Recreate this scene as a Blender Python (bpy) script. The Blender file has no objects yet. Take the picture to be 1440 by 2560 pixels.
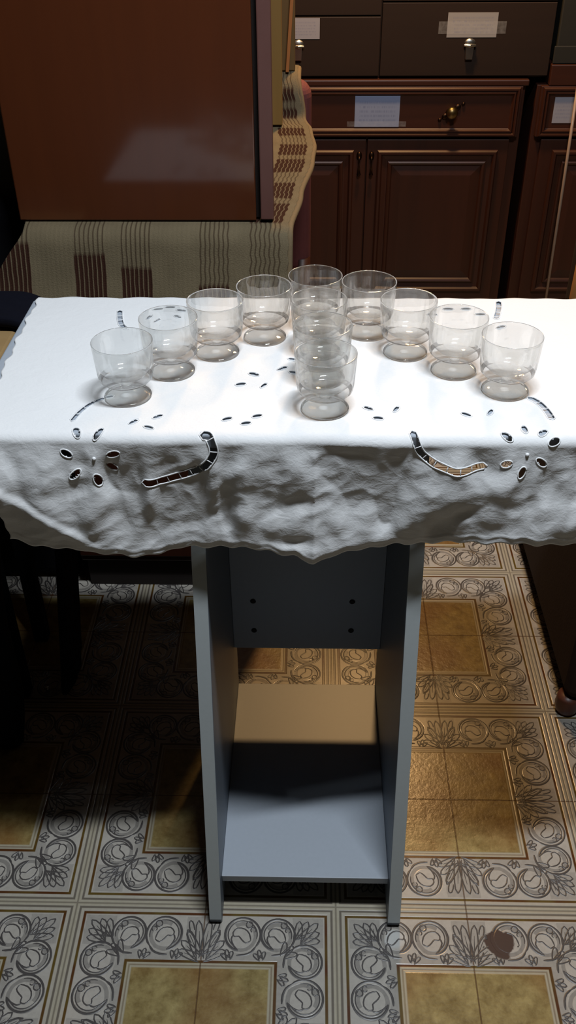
import bpy, bmesh, math, random
from mathutils import Vector, Matrix, noise, Euler
random.seed(7)
S = bpy.context.scene
COL = S.collection
PI = math.pi

# ------------------------------------------------------------------ helpers
def lin(r, g, b, a=1.0):
    f = lambda c: (c/255/12.92) if c/255 <= .04045 else ((c/255+.055)/1.055)**2.4
    return (f(r), f(g), f(b), a)

def sm(a, b, x):
    t = max(0., min(1., (x-a)/(b-a))); return t*t*(3-2*t)

class X:
    """tiny expression builder on Math nodes"""
    def __init__(s, nt, v): s.nt, s.v = nt, v
    def _m(s, op, o=None, p=None, clamp=False):
        n = s.nt.nodes.new('ShaderNodeMath'); n.operation = op; n.use_clamp = clamp
        for i, q in enumerate((s, o, p)):
            if q is None: continue
            if isinstance(q, X): s.nt.links.new(q.v, n.inputs[i])
            else: n.inputs[i].default_value = q
        return X(s.nt, n.outputs[0])
    def __add__(s, o): return s._m('ADD', o)
    __radd__ = __add__
    def __sub__(s, o): return s._m('SUBTRACT', o)
    def __rsub__(s, o): return (s*-1.0)+o
    def __mul__(s, o): return s._m('MULTIPLY', o)
    __rmul__ = __mul__
    def __truediv__(s, o): return s._m('DIVIDE', o)
    def abs(s): return s._m('ABSOLUTE')
    def max(s, o): return s._m('MAXIMUM', o)
    def min(s, o): return s._m('MINIMUM', o)
    def sqrt(s): return s._m('SQRT')
    def frac(s): return s._m('FRACT')
    def floor(s): return s._m('FLOOR')
    def ping(s, o): return s._m('PINGPONG', o)
    def atan2(s, o): return s._m('ARCTAN2', o)
    def gt(s, o): return s._m('GREATER_THAN', o)
    def lt(s, o): return s._m('LESS_THAN', o)
    def clamp(s): return s._m('ADD', 0.0, clamp=True)
    def inv(s): return (s*-1.0)+1.0
    def step(s, a, b): return ((s-a)/(b-a)).clamp()
    def line(s, c, w, soft=.0012): return ((s-c).abs()*-1.0/soft+(w/2+soft)/soft).clamp()

def new_mat(name):
    m = bpy.data.materials.new(name); m.use_nodes = True
    nt = m.node_tree; b = nt.nodes['Principled BSDF']
    return m, nt, b

def mixc(nt, fac, a, b):
    n = nt.nodes.new('ShaderNodeMix'); n.data_type = 'RGBA'
    if isinstance(fac, X): nt.links.new(fac.v, n.inputs[0])
    else: n.inputs[0].default_value = fac
    for i, q in ((6, a), (7, b)):
        if isinstance(q, tuple): n.inputs[i].default_value = q
        else: nt.links.new(q, n.inputs[i])
    return n.outputs[2]

def coords(nt, kind='Object', scale=(1, 1, 1)):
    t = nt.nodes.new('ShaderNodeTexCoord'); mp = nt.nodes.new('ShaderNodeMapping')
    mp.inputs['Scale'].default_value = scale
    nt.links.new(t.outputs[kind], mp.inputs[0]); return mp.outputs[0]

def noisetex(nt, vec, scale, detail=3, rough=.5, dist=0.):
    n = nt.nodes.new('ShaderNodeTexNoise'); nt.links.new(vec, n.inputs['Vector'])
    n.inputs['Scale'].default_value = scale; n.inputs['Detail'].default_value = detail
    n.inputs['Roughness'].default_value = rough; n.inputs['Distortion'].default_value = dist
    return X(nt, n.outputs[0])

def bump(nt, b, h, strength=.3, dist=.002):
    n = nt.nodes.new('ShaderNodeBump'); n.inputs['Strength'].default_value = strength
    n.inputs['Distance'].default_value = dist
    nt.links.new(h.v, n.inputs['Height']); nt.links.new(n.outputs[0], b.inputs['Normal'])

def simple(name, col, rough=.5, metal=0., spec=.5, var=.12, scale=30, bmp=0.):
    m, nt, b = new_mat(name)
    v = coords(nt)
    n = noisetex(nt, v, scale, 4)
    dark = tuple(c*(1-var) for c in col[:3])+(1,); lite = tuple(min(1, c*(1+var)) for c in col[:3])+(1,)
    nt.links.new(mixc(nt, n, dark, lite), b.inputs['Base Color'])
    b.inputs['Roughness'].default_value = rough; b.inputs['Metallic'].default_value = metal
    b.inputs['Specular IOR Level'].default_value = spec
    if bmp: bump(nt, b, noisetex(nt, v, scale*6, 3), bmp, .001)
    return m

def wood(name, c1, c2, rough=.35, axis='z', scale=6., coat=0., coat_r=.1, spec=.5):
    m, nt, b = new_mat(name)
    sc = {'z': (1, 1, .07), 'x': (.07, 1, 1), 'y': (1, .07, 1)}[axis]
    v = coords(nt, 'Object', sc)
    n = noisetex(nt, v, scale*8, 6, .6, .6); w = noisetex(nt, v, scale, 2, .5, 1.0)
    k = (n*.6+w*.7-.15).clamp()
    nt.links.new(mixc(nt, k, c1, c2), b.inputs['Base Color'])
    b.inputs['Roughness'].default_value = rough
    b.inputs['Specular IOR Level'].default_value = spec
    b.inputs['Coat Weight'].default_value = coat; b.inputs['Coat Roughness'].default_value = coat_r
    bump(nt, b, n, .06, .001)
    return m

def link(name, me, mat=None, parent=None, smooth=False):
    o = bpy.data.objects.new(name, me); COL.objects.link(o)
    if mat is not None and not me.materials: me.materials.append(mat)
    if parent is not None: o.parent = parent
    if smooth:
        for p in me.polygons: p.use_smooth = True
    return o

def bm_obj(name, bm, mat, parent=None, smooth=False, bevel=0., seg=2, angle=35):
    me = bpy.data.meshes.new(name); bm.normal_update(); bm.to_mesh(me); bm.free()
    o = link(name, me, mat, parent, smooth)
    if bevel:
        md = o.modifiers.new('bevel', 'BEVEL'); md.width = bevel; md.segments = seg
        md.limit_method = 'ANGLE'; md.angle_limit = math.radians(angle)
        for p in me.polygons: p.use_smooth = False
    return o

def box(bm, x0, x1, y0, y1, z0, z1):
    v = [bm.verts.new((x, y, z)) for z in (z0, z1) for y in (y0, y1) for x in (x0, x1)]
    for f in ((0, 2, 3, 1), (4, 5, 7, 6), (0, 1, 5, 4), (2, 6, 7, 3), (0, 4, 6, 2), (1, 3, 7, 5)):
        bm.faces.new([v[i] for i in f])
    return v

def prism(bm, poly, x0, x1):
    """polygon of (y,z) extruded along x"""
    a = [bm.verts.new((x0, y, z)) for y, z in poly]; b = [bm.verts.new((x1, y, z)) for y, z in poly]
    n = len(poly)
    for i in range(n): bm.faces.new((a[i], a[(i+1) % n], b[(i+1) % n], b[i]))
    bm.faces.new(a[::-1]); bm.faces.new(b)
    bmesh.ops.recalc_face_normals(bm, faces=bm.faces[:])

def tube(bm, pts, r, seg=8, closed=False, cap=True):
    pts = [Vector(p) for p in pts]; n = len(pts); rings = []
    rad = r if hasattr(r, '__len__') else [r]*n
    up = Vector((0, 0, 1))
    for i, p in enumerate(pts):
        a = pts[(i-1) % n] if closed or i > 0 else p
        c = pts[(i+1) % n] if closed or i < n-1 else p
        t = (c-a).normalized()
        s = t.cross(up)
        if s.length < 1e-3: s = t.cross(Vector((0, 1, 0)))
        s.normalize(); u = s.cross(t).normalized()
        rings.append([bm.verts.new(p+(s*math.cos(2*PI*k/seg)+u*math.sin(2*PI*k/seg))*rad[i]) for k in range(seg)])
    for i in range(n if closed else n-1):
        A, B = rings[i], rings[(i+1) % n]
        for k in range(seg): bm.faces.new((A[k], A[(k+1) % seg], B[(k+1) % seg], B[k]))
    if cap and not closed:
        bm.faces.new(rings[0][::-1]); bm.faces.new(rings[-1])

def lathe(bm, prof, seg=48, mod=None, cx=0, cy=0):
    rings = []
    for (r, z) in prof:
        if r < 1e-6: rings.append([bm.verts.new((cx, cy, z))]); continue
        ring = []
        for k in range(seg):
            a = 2*PI*k/seg; rr = r*(mod(a, z, r) if mod else 1)
            ring.append(bm.verts.new((cx+rr*math.cos(a), cy+rr*math.sin(a), z)))
        rings.append(ring)
    for A, B in zip(rings, rings[1:]):
        for k in range(seg):
            k2 = (k+1) % seg
            if len(A) == 1 and len(B) == 1: continue
            if len(A) == 1: bm.faces.new((A[0], B[k2], B[k]))
            elif len(B) == 1: bm.faces.new((A[k], A[k2], B[0]))
            else: bm.faces.new((A[k], A[k2], B[k2], B[k]))

def moulding(bm, x0, x1, z0, z1, y, prof):
    """mitred picture-frame moulding on a face looking to -y; prof = [(inset, height)]"""
    rings = []
    for ins, h in prof:
        rings.append([bm.verts.new(p) for p in ((x0+ins, y-h, z0+ins), (x1-ins, y-h, z0+ins), (x1-ins, y-h, z1-ins), (x0+ins, y-h, z1-ins))])
    for A, B in zip(rings, rings[1:]):
        for k in range(4): bm.faces.new((A[k], A[(k+1) % 4], B[(k+1) % 4], B[k]))
    return rings

def empty(name, loc=(0, 0, 0), rz=0.):
    o = bpy.data.objects.new(name, None); COL.objects.link(o); o.location = loc
    o.rotation_euler.z = rz; o.empty_display_size = .05; return o

def tag(o, label=None, cat=None, group=None, kind=None):
    if label: o['label'] = label
    if cat: o['category'] = cat
    if group: o['group'] = group
    if kind: o['kind'] = kind
    return o

def bx(name, dims, mat, parent=None, bevel=.0015, seg=2):
    bm = bmesh.new(); box(bm, *dims); return bm_obj(name, bm, mat, parent, bevel=bevel, seg=seg)

# ------------------------------------------------------------------ camera
cam = bpy.data.cameras.new('camera'); co = bpy.data.objects.new('camera', cam); COL.objects.link(co)
co.location = (.3536, -.7975, 1.3528); co.rotation_euler = (.9307, .0066, .0228)
cam.sensor_fit = 'VERTICAL'; cam.sensor_height = 24.0; cam.lens = 24.0*2345.7/2560
cam.clip_start = .05; cam.clip_end = 50
S.camera = co

# ------------------------------------------------------------------ floor material
def floor_material():
    m, nt, b = new_mat('relief_tile')
    t = nt.nodes.new('ShaderNodeTexCoord'); sx = nt.nodes.new('ShaderNodeSeparateXYZ')
    nt.links.new(t.outputs['Object'], sx.inputs[0])
    vec = t.outputs['Object']
    x0, y0 = X(nt, sx.outputs[0]), X(nt, sx.outputs[1])
    w1 = noisetex(nt, vec, 60, 2); w2 = noisetex(nt, vec, 47, 2, .5, .3)
    x = x0+(w1-.5)*.0035; y = y0+(w2-.5)*.0035
    a, c = x.ping(.2), y.ping(.2)
    ah, ch = x0.ping(.2), y0.ping(.2)
    u, v = a.max(c), a.min(c)
    vh = ah.min(ch)
    # straight relief lines beside each joint cross
    grey = vh.line(0, .0014)*.65+vh.line(.0068, .0022)*.9
    olive = vh.line(.0155, .0030)+vh.line(.0895, .0032)+vh.line(.0955, .0012)*.5
    band_cream = vh.step(.0, .019).inv().max(vh.line(.0945, .012, .002))
    # scrolls
    zone = v.gt(.0195)*v.lt(.0875)
    ring_d = None; inside_all = None; band_all = None
    for cu, cv, R, rot in ((.0885, .0480, .0262, .10), (.1420, .0480, .0275, .16)):
        dx, dy = u-cu, v-cv
        r = (dx*dx+dy*dy).sqrt(); th = (dy.atan2(dx)/(2*PI)+rot).frac()
        # one long curl: radius shrinks as the angle runs round
        rs = r+th*.0085
        ring = rs.line(R+.0015, .0022, .0012).max(rs.line(R-.0038, .0016, .0012)*.85)
        band = rs.line(R-.0012, .0050, .001)
        hk = (r*1.0+th*.010)
        hook = hk.line(.0135, .0024, .0016)*th.gt(.12)*th.lt(.80)
        dot = (((dx+.0125)*(dx+.0125)+(dy-.0105)*(dy-.0105)).sqrt()).line(.0052, .0018, .0012)
        ins = r.step(R-.0008, R+.0012).inv()
        d = (ring*.9).max(hook*ins*.85).max(dot*.7)
        ring_d = d if ring_d is None else ring_d.max(d)
        band_all = band*ins if band_all is None else band_all.max(band*ins)
        inside_all = ins if inside_all is None else inside_all.max(ins)
    # leaves between the scrolls
    vo = nt.nodes.new('ShaderNodeTexVoronoi'); vo.feature = 'DISTANCE_TO_EDGE'
    vo.inputs['Scale'].default_value = 78; vo.inputs['Randomness'].default_value = .8
    wp = nt.nodes.new('ShaderNodeCombineXYZ')
    nt.links.new((u*1.0+v*.35).v, wp.inputs[0]); nt.links.new((v*1.0-u*.25).v, wp.inputs[1])
    nt.links.new(wp.outputs[0], vo.inputs['Vector'])
    edge = X(nt, vo.outputs['Distance']).step(.035, .16).inv()
    leafz = (u.lt(.066)).max(u.gt(.174)).max(v.gt(.0725))
    leaf = leafz*inside_all.inv().clamp()*edge*.65
    outline = u.line(.1725+0, .0025)*v.lt(.07)*.5
    dark = ((ring_d.max(leaf)).max(outline))*zone
    ins_shade = zone*(noisetex(nt, vec, 140, 3).step(.45, .75)*.12+band_all*.50+inside_all.inv().clamp()*leafz*.26)
    gold = vh.step(.0985, .1005)
    # joints
    j = ah.line(.2, .0012, .0008).max(ch.line(.2, .0012, .0008))
    # colours
    n1 = noisetex(nt, vec, 38, 4, .65); n2 = noisetex(nt, vec, 6, 1); n3 = noisetex(nt, vec, 120, 3, .6)
    gcol = mixc(nt, (n1*1.7-.4+(n3-.5)*.5).clamp(), lin(108, 88, 46), lin(180, 162, 108))
    gcol = mixc(nt, n2.step(.5, .66)*.55, gcol, lin(120, 72, 28))
    white = mixc(nt, n3.step(.3, .8)*.5, lin(184, 178, 168), lin(164, 158, 148))
    cream = mixc(nt, n3*.6, lin(178, 170, 146), lin(152, 140, 112))
    base = mixc(nt, band_cream*.8, white, cream)
    base = mixc(nt, ins_shade.clamp(), base, lin(94, 91, 89))
    base = mixc(nt, gold, base, gcol)
    base = mixc(nt, grey.clamp()*gold.inv(), base, lin(98, 90, 80))
    ocol = mixc(nt, noisetex(nt, vec, 18, 2).step(.4, .62), lin(96, 78, 34), lin(84, 48, 22))
    base = mixc(nt, olive.clamp()*gold.inv(), base, ocol)
    base = mixc(nt, j*.8, base, lin(84, 58, 34))
    # worn patch in the glaze, then a lighter spot
    dxp, dyp = x0-.644, y0+.054
    wornr = (dxp*dxp+dyp*dyp).sqrt()+(noisetex(nt, vec, 55, 3)-.5)*.022
    base = mixc(nt, wornr.step(.0205, .0235).inv(), base, lin(78, 62, 56))
    dxq, dyq = x0-.489, y0+.050
    pale_r = (dxq*dxq+dyq*dyq).sqrt()+(noisetex(nt, vec, 60, 3)-.5)*.018
    base = mixc(nt, pale_r.step(.012, .017).inv()*.4, base, lin(205, 212, 214))
    nt.links.new(base, b.inputs['Base Color'])
    hgt = ((grey+olive+band_all*zone*.5).clamp().inv()*.6+n1*gold*.8+n3*(gold*.5+.1)-j*1.0)
    bump(nt, b, hgt, .40, .0012)
    b.inputs['Roughness'].default_value = .27
    b.inputs['Specular IOR Level'].default_value = .5
    return m

# ------------------------------------------------------------------ materials
M_wall = simple('plaster', lin(42, 38, 33), .85, var=.06)
M_ceil = simple('ceiling_paint', lin(72, 70, 66), .9, var=.03)
M_floor = floor_material()
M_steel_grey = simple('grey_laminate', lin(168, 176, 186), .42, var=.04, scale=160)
M_edge_lit = simple('lit_grey_laminate', lin(188, 196, 198), .5, var=.04, scale=160)  # same laminate, made paler for the light on the front edges
M_side_shaded = simple('shaded_grey_laminate', lin(112, 121, 132), .45, var=.04, scale=160)  # same laminate, darkened for the shade on the side faces
M_black = simple('black_fabric', lin(17, 17, 21), .95, spec=.12, var=.2, scale=60, bmp=.3)
M_navy = simple('dark_navy_fabric', lin(15, 16, 26), .95, spec=.12, var=.2, scale=50, bmp=.3)
M_chrome = simple('nickel', lin(190, 188, 182), .28, 1.0, var=.05)
M_brass = simple('old_brass', lin(128, 108, 70), .36, 1.0, var=.2)
M_pearl = simple('pale_ceramic', lin(206, 200, 184), .15, var=.05)
M_dkmetal = simple('dark_bronze', lin(62, 46, 34), .38, 1.0, var=.2)
M_cab = wood('dark_walnut', lin(38, 17, 9), lin(68, 31, 16), .46, 'z', 5., spec=.5)
M_cabx = wood('dark_walnut_rail', lin(40, 18, 9), lin(70, 32, 16), .46, 'x', 5., spec=.5)
M_file = wood('black_brown_veneer', lin(32, 21, 14), lin(45, 30, 21), .55, 'x', 5., spec=.35)
M_lacq = wood('red_brown_lacquer', lin(62, 29, 14), lin(96, 47, 21), .42, 'z', 2.2, coat=.8, coat_r=.10, spec=.2)
M_strip = simple('plum_brown_edging', lin(98, 64, 58), .5, var=.08)
M_ochre = wood('ochre_board', lin(118, 88, 40), lin(150, 114, 58), .6, 'z', 4.)
M_ochre2 = wood('brown_board', lin(96, 70, 34), lin(118, 88, 46), .6, 'z', 4.)
M_orange = wood('orange_wood', lin(160, 96, 48), lin(186, 120, 66), .5, 'z', 5.)
M_tan = wood('tan_wood', lin(150, 120, 80), lin(180, 150, 104), .5, 'x', 5.)
M_honey = wood('honey_wood', lin(138, 90, 46), lin(170, 118, 66), .45, 'z', 5.)
M_brownfab = simple('brown_upholstery', lin(56, 42, 34), .9, spec=.2, var=.15, scale=40, bmp=.25)
M_maroon = simple('maroon_upholstery', lin(112, 62, 60), .8, spec=.25, var=.1, scale=60, bmp=.2)
M_redwood = wood('reddish_foot', lin(80, 46, 34), lin(104, 60, 44), .4, 'z', 6.)
M_grey = simple('grey_paint', lin(120, 124, 126), .6, var=.05)
M_rod = simple('pale_rod', lin(150, 128, 112), .35, var=.08)
M_dark = simple('dark_gap', lin(24, 14, 9), .8, var=.1)
M_greenblack = simple('black_box_card', lin(34, 32, 26), .6, var=.1)

def paper(name, col, seed, tint=(120, 122, 146), dens=64):
    m, nt, b = new_mat(name)
    t = nt.nodes.new('ShaderNodeTexCoord'); sx = nt.nodes.new('ShaderNodeSeparateXYZ')
    nt.links.new(t.outputs['Generated'], sx.inputs[0])
    gx, gz = X(nt, sx.outputs[0]), X(nt, sx.outputs[2])
    cv = nt.nodes.new('ShaderNodeCombineXYZ')
    nt.links.new((gx*26.+seed).v, cv.inputs[0]); nt.links.new((gz*7.).floor().v, cv.inputs[1])
    n = noisetex(nt, cv.outputs[0], 1.6, 3, .7)
    row = (gz*7.).frac(); ln = row.line(.5, .34, .16)
    inside = gx.gt(.1)*gx.lt(.92)*gz.gt(.14)*gz.lt(.88)
    k = n.step(.42, .62)*ln*inside*.55
    nt.links.new(mixc(nt, k, col, lin(*tint)), b.inputs['Base Color'])
    b.inputs['Roughness'].default_value = .7
    return m
M_paper = paper('label_paper_white', lin(148, 146, 148), 1.3)
M_paper2 = paper('label_paper_blue', lin(134, 146, 176), 5.1, (100, 112, 146))
M_paper3 = paper('label_paper_grey', lin(150, 150, 162), 9.2)
m, nt, b = new_mat('clear_tape'); M_tape = m
b.inputs['Base Color'].default_value = (.9, .9, .92, 1); b.inputs['Roughness'].default_value = .2
b.inputs['Alpha'].default_value = .25
nt.links.new((noisetex(nt, coords(nt), 90, 2)*.12+.0).v, b.inputs['Alpha'])

def glass_material(name, base, edge, gloss):
    """pressed soda glass: mostly see-through face on, refracting towards its edges, fresnel gloss"""
    m, nt, b = new_mat(name)
    b.inputs['Base Color'].default_value = (.985, .99, .985, 1); b.inputs['Roughness'].default_value = .0
    b.inputs['IOR'].default_value = 1.42; b.inputs['Transmission Weight'].default_value = 1.0
    tr = nt.nodes.new('ShaderNodeBsdfTransparent'); tr.inputs[0].default_value = (.988, .992, .988, 1)
    gl = nt.nodes.new('ShaderNodeBsdfGlossy'); gl.inputs['Roughness'].default_value = .03
    df = nt.nodes.new('ShaderNodeBsdfTranslucent'); df.inputs[0].default_value = (.95, .95, .95, 1)
    lw = nt.nodes.new('ShaderNodeLayerWeight'); lw.inputs[0].default_value = .5
    def mixs(fac, a, c):
        n = nt.nodes.new('ShaderNodeMixShader')
        if isinstance(fac, X): nt.links.new(fac.v, n.inputs[0])
        else: n.inputs[0].default_value = fac
        nt.links.new(a, n.inputs[1]); nt.links.new(c, n.inputs[2]); return n.outputs[0]
    fac = X(nt, lw.outputs['Facing'])
    f3 = fac*fac*fac
    k1 = mixs((f3*fac*edge+base).clamp(), tr.outputs[0], b.outputs[0])
    k2 = mixs(.005, k1, df.outputs[0])
    k3 = mixs((f3*fac*fac*.40+gloss).clamp(), k2, gl.outputs[0])
    nt.links.new(k3, nt.nodes['Material Output'].inputs[0])
    return m
M_glass = glass_material('clear_glass', .14, .85, .075)
M_glass_rim = glass_material('clear_glass_edge', .78, .2, .06)

m, nt, b = new_mat('white_cotton'); M_cloth = m
v = coords(nt)
n = noisetex(nt, v, 400, 3)
nt.links.new(mixc(nt, n, (.80, .81, .82, 1), (.86, .865, .87, 1)), b.inputs['Base Color'])
b.inputs['Roughness'].default_value = .92; b.inputs['Specular IOR Level'].default_value = .15
cr = noisetex(nt, coords(nt, 'Object', (1, 1, 1.6)), 55, 5, .62, .5)
bump(nt, b, cr*1.0+n*.12, .42, .0024)
M_thread = simple('white_embroidery_thread', (.84, .85, .86, 1), .9, spec=.15, var=.03, scale=300)

# rug: uv = (metres across, metres along)
def rug_material():
    m, nt, b = new_mat('woven_rug')
    t = nt.nodes.new('ShaderNodeUVMap'); t.uv_map = 'UVMap'
    sx = nt.nodes.new('ShaderNodeSeparateXYZ'); nt.links.new(t.outputs[0], sx.inputs[0])
    wv = noisetex(nt, t.outputs[0], 30, 2)
    x = X(nt, sx.outputs[0])+(wv-.5)*.003; y = X(nt, sx.outputs[1])+(noisetex(nt, t.outputs[0], 24, 2)-.5)*.006
    fib = noisetex(nt, t.outputs[0], 420, 3, .7); blot = noisetex(nt, t.outputs[0], 22, 3)
    lines = None; thick = None
    #        x0     x1    block ranges along the rug (start, end)
    groups = ((-.158, -.106, ((.022, .115),)), (-.034, .018, ((.018, .098),)), (.042, .094, ((.0, .076),)),
              (.170, .222, ((.0, .048),)), (.252, .306, ((.150, .245), (.275, .36), (.42, .50), (.53, .60), (.655, .70), (.75, .775), (.79, .815))))
    for g0, g1, bl in groups:
        ing = x.gt(g0)*x.lt(g1)
        ph = ((x-g0)/((g1-g0)/7.)).frac()
        blk = None
        for s0, s1 in bl:
            q = y.step(s0-.004, s0+.004)*y.step(s1-.004, s1+.004).inv()
            blk = q if blk is None else blk.max(q)
        l = ph.line(.5, .16, .14)*ing*.75; tk = ph.line(.5, .66, .14)*ing*blk
        lines = l if lines is None else lines.max(l); thick = tk if thick is None else thick.max(tk)
    rib = ((x/.0077).frac()-.5).abs()
    base = mixc(nt, (blot*.7+fib*.5-.1).clamp(), lin(92, 82, 64), lin(126, 113, 89))
    base = mixc(nt, (lines*(fib*.6+.6)).clamp(), base, lin(54, 38, 28))
    base = mixc(nt, thick, base, mixc(nt, fib, lin(42, 25, 19), lin(66, 41, 31)))
    nt.links.new(base, b.inputs['Base Color'])
    b.inputs['Roughness'].default_value = .95; b.inputs['Specular IOR Level'].default_value = .1
    bump(nt, b, fib*.8+lines*-.5+rib*.4, .6, .003)
    return m
M_rug = rug_material()

# ------------------------------------------------------------------ setting
def slab(name, dims, mat):
    o = bx(name, dims, mat, bevel=0); o['kind'] = 'structure'; return o
def tile_relief():
    """the raised scrolls and leaves of the tiles, as strokes in tile coordinates
    u = along the joint from the cross, v = away from the joint"""
    P = []            # (points, half width)
    def pol(cu, cv, r, a): a = math.radians(a); return (cu+r*math.cos(a), cv-r*math.sin(a))
    def scroll(cu, cv, R):
        P.append(([pol(cu, cv, R*(1.06-.10*k/26), 222-k*300/26) for k in range(27)], .0011))
        P.append(([pol(cu, cv, R*(.86-.06*k/22), 196-k*258/22) for k in range(23)], .0006))
        t = [(-.50, -.34), (-.40, .06), (-.12, .34), (.30, .38), (.54, .12), (.46, -.12), (.20, -.10), (.02, -.30), (-.24, -.50)]
        P.append(([(cu+R*a, cv-R*c) for a, c in t+t[:1]], .0007))
        P.append(([pol(cu-.38*R, cv-.60*R, .19*R, a) for a in range(0, 361, 40)], .0007))
        P.append(([pol(cu-.62*R, cv-.28*R, .15*R, a) for a in range(-60, 241, 50)], .0006))
        b = pol(cu, cv, R*1.06, 222)
        P.append(([b, (b[0]+.006, b[1]+.008), (b[0]+.016, b[1]+.0125), (b[0]+.028, b[1]+.0135)], .0011))
        P.append(([(cu+.20*R, cv+.94*R), (cu+.46*R, cv+.66*R), (cu+.62*R, cv+.28*R), (cu+.52*R, cv+.02*R)], .0008))
    def lobe(bu, bv, d, L, W, vein=True):
        d = math.radians(d); du, dv = math.cos(d), -math.sin(d)
        out = []
        for t in (0, .2, .45, .7, .88, 1.0): out.append((t, W*(.25+.75*math.sin(PI*min(1, t*.62+.28)))*(1 if t < 1 else 0)))
        pts = [(bu+du*L*t-dv*w, bv+dv*L*t+du*w) for t, w in out]+[(bu+du*L*t+dv*w, bv+dv*L*t-du*w) for t, w in out[::-1]]
        P.append((pts, .0007))
        if vein: P.append(([(bu+du*L*.15, bv+dv*L*.15), (bu+du*L*.72, bv+dv*L*.72)], .0004))
    scroll(.0885, .0475, .0250); scroll(.1415, .0475, .0262)
    # palmette at the tile joint (the neighbouring tile mirrors the other half)
    for d, L in ((97, .060), (117, .050), (138, .041), (160, .036)): lobe(.1985, .0855, d, L, .0062)
    lobe(.186, .060, 120, .018, .004); lobe(.183, .042, 105, .016, .0036, False)
    for bu in (.112, .160):
        for d, L in ((35, .014), (75, .015), (115, .013)): lobe(bu, .0855, d, L, .0030, False)
    half = list(P); P.clear()
    # corner leaf, symmetric about the diagonal
    for d, L in ((96, .034), (116, .037), (135, .044), (154, .037), (174, .034)): lobe(.0590, .0590, d, L, .0060)
    for d in (100, 135, 170): lobe(.0800, .0800, d, .022, .0042, False)
    corner = list(P)
    bm = bmesh.new()
    def ribbon(pts, h):
        if len(pts) < 12:      # soften short strokes
            Q = []
            for i in range(len(pts)-1):
                p0, p1, p2, p3 = pts[max(0, i-1)], pts[i], pts[i+1], pts[min(len(pts)-1, i+2)]
                for t in (0, .5): Q.append(tuple(.5*(2*p1[c]+(p2[c]-p0[c])*t+(2*p0[c]-5*p1[c]+4*p2[c]-p3[c])*t*t+(3*p1[c]-p0[c]-3*p2[c]+p3[c])*t**3) for c in (0, 1)))
            pts = Q+[pts[-1]]
        h = h*1.55
        n = len(pts); L = []
        for i, (x, y) in enumerate(pts):
            a = pts[max(0, i-1)]; c = pts[min(n-1, i+1)]
            tx, ty = c[0]-a[0], c[1]-a[1]; l = math.hypot(tx, ty) or 1
            w = h*(.55 if i in (0, n-1) else 1)
            L.append((bm.verts.new((x-ty/l*w, y+tx/l*w, .00005)), bm.verts.new((x, y, .0006)), bm.verts.new((x+ty/l*w, y-tx/l*w, .00005))))
        for A, B in zip(L, L[1:]):
            if math.hypot(A[1].co.x-.644, A[1].co.y+.054) < .0225: continue   # worn away here
            for k in (0, 1):
                f = bm.faces.new((A[k], A[k+1], B[k+1], B[k])); f.material_index = 1; f.smooth = True
    for k in range(-1, 4):
        for l in range(-1, 5):
            for sx in (-1, 1):
                for sy in (-1, 1):
                    if .4*k+sx*.1 < -.45 or .4*k+sx*.1 > 1.25 or .4*l+sy*.1 > 1.75: continue
                    j = random.uniform(-.0006, .0006); q = random.uniform(-.0006, .0006)
                    for pts, h in half:
                        ribbon([(.4*k+sx*(u+j), .4*l+sy*(v+q)) for u, v in pts], h)
                        ribbon([(.4*k+sx*(v+j), .4*l+sy*(u+q)) for u, v in pts], h)
                    for pts, h in corner: ribbon([(.4*k+sx*(u+j), .4*l+sy*(v+q)) for u, v in pts], h)
    box(bm, -1.4, 2.3, -2.0, 2.6, -.05, 0)
    bmesh.ops.recalc_face_normals(bm, faces=[f for f in bm.faces if f.material_index == 0])
    for f in bm.faces:
        if f.material_index == 1:
            f.normal_update()
            if f.normal.z < 0: f.normal_flip()
    me = bpy.data.meshes.new('floor'); bm.to_mesh(me); bm.free()
    me.materials.append(M_floor); me.materials.append(M_relief)
    o = link('floor', me); o['kind'] = 'structure'
M_relief = simple('relief_glaze_grey', lin(76, 72, 70), .36, var=.22, scale=45)
tile_relief()
slab('ceiling', (-1.4, 2.3, -2.0, 2.6, 2.7, 2.75), M_ceil)
slab('wall_back', (-1.4, 2.3, 2.6, 2.65, 0, 2.7), M_wall)
slab('wall_front', (-1.4, 2.3, -2.05, -2.0, 0, 2.7), M_wall)
slab('wall_left', (-1.45, -1.4, -2.0, 2.6, 0, 2.7), M_wall)
slab('wall_right', (2.3, 2.35, -2.0, 2.6, 0, 2.7), M_wall)

# ------------------------------------------------------------------ stand
stand = tag(empty('display_stand', (.3525, .18, 0)), 'narrow grey laminate stand with slanted sides and low shelf, carrying the white tablecloth', 'stand')
def loc(o, root):
    """keep world placement under a root that has only a location"""
    o.location = tuple(-c for c in root.location); return o
def side(x0, x1):
    bm = bmesh.new()
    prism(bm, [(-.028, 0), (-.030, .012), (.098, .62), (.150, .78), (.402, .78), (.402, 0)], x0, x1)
    o = loc(bm_obj('side_panel', bm, M_side_shaded, stand, bevel=.0012), stand)
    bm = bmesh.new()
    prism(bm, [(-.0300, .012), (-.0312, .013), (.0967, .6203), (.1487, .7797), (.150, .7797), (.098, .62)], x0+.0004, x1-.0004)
    bm_obj('lit_edge', bm, M_edge_lit, o)  # thin strip carrying the lit look of the front edge in its colour
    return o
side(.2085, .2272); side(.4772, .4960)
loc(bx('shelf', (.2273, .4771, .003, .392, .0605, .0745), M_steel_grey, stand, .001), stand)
back = loc(bx('back_panel', (.2273, .4771, .352, .370, .205, .779), M_steel_grey, stand, .001), stand)
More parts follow.
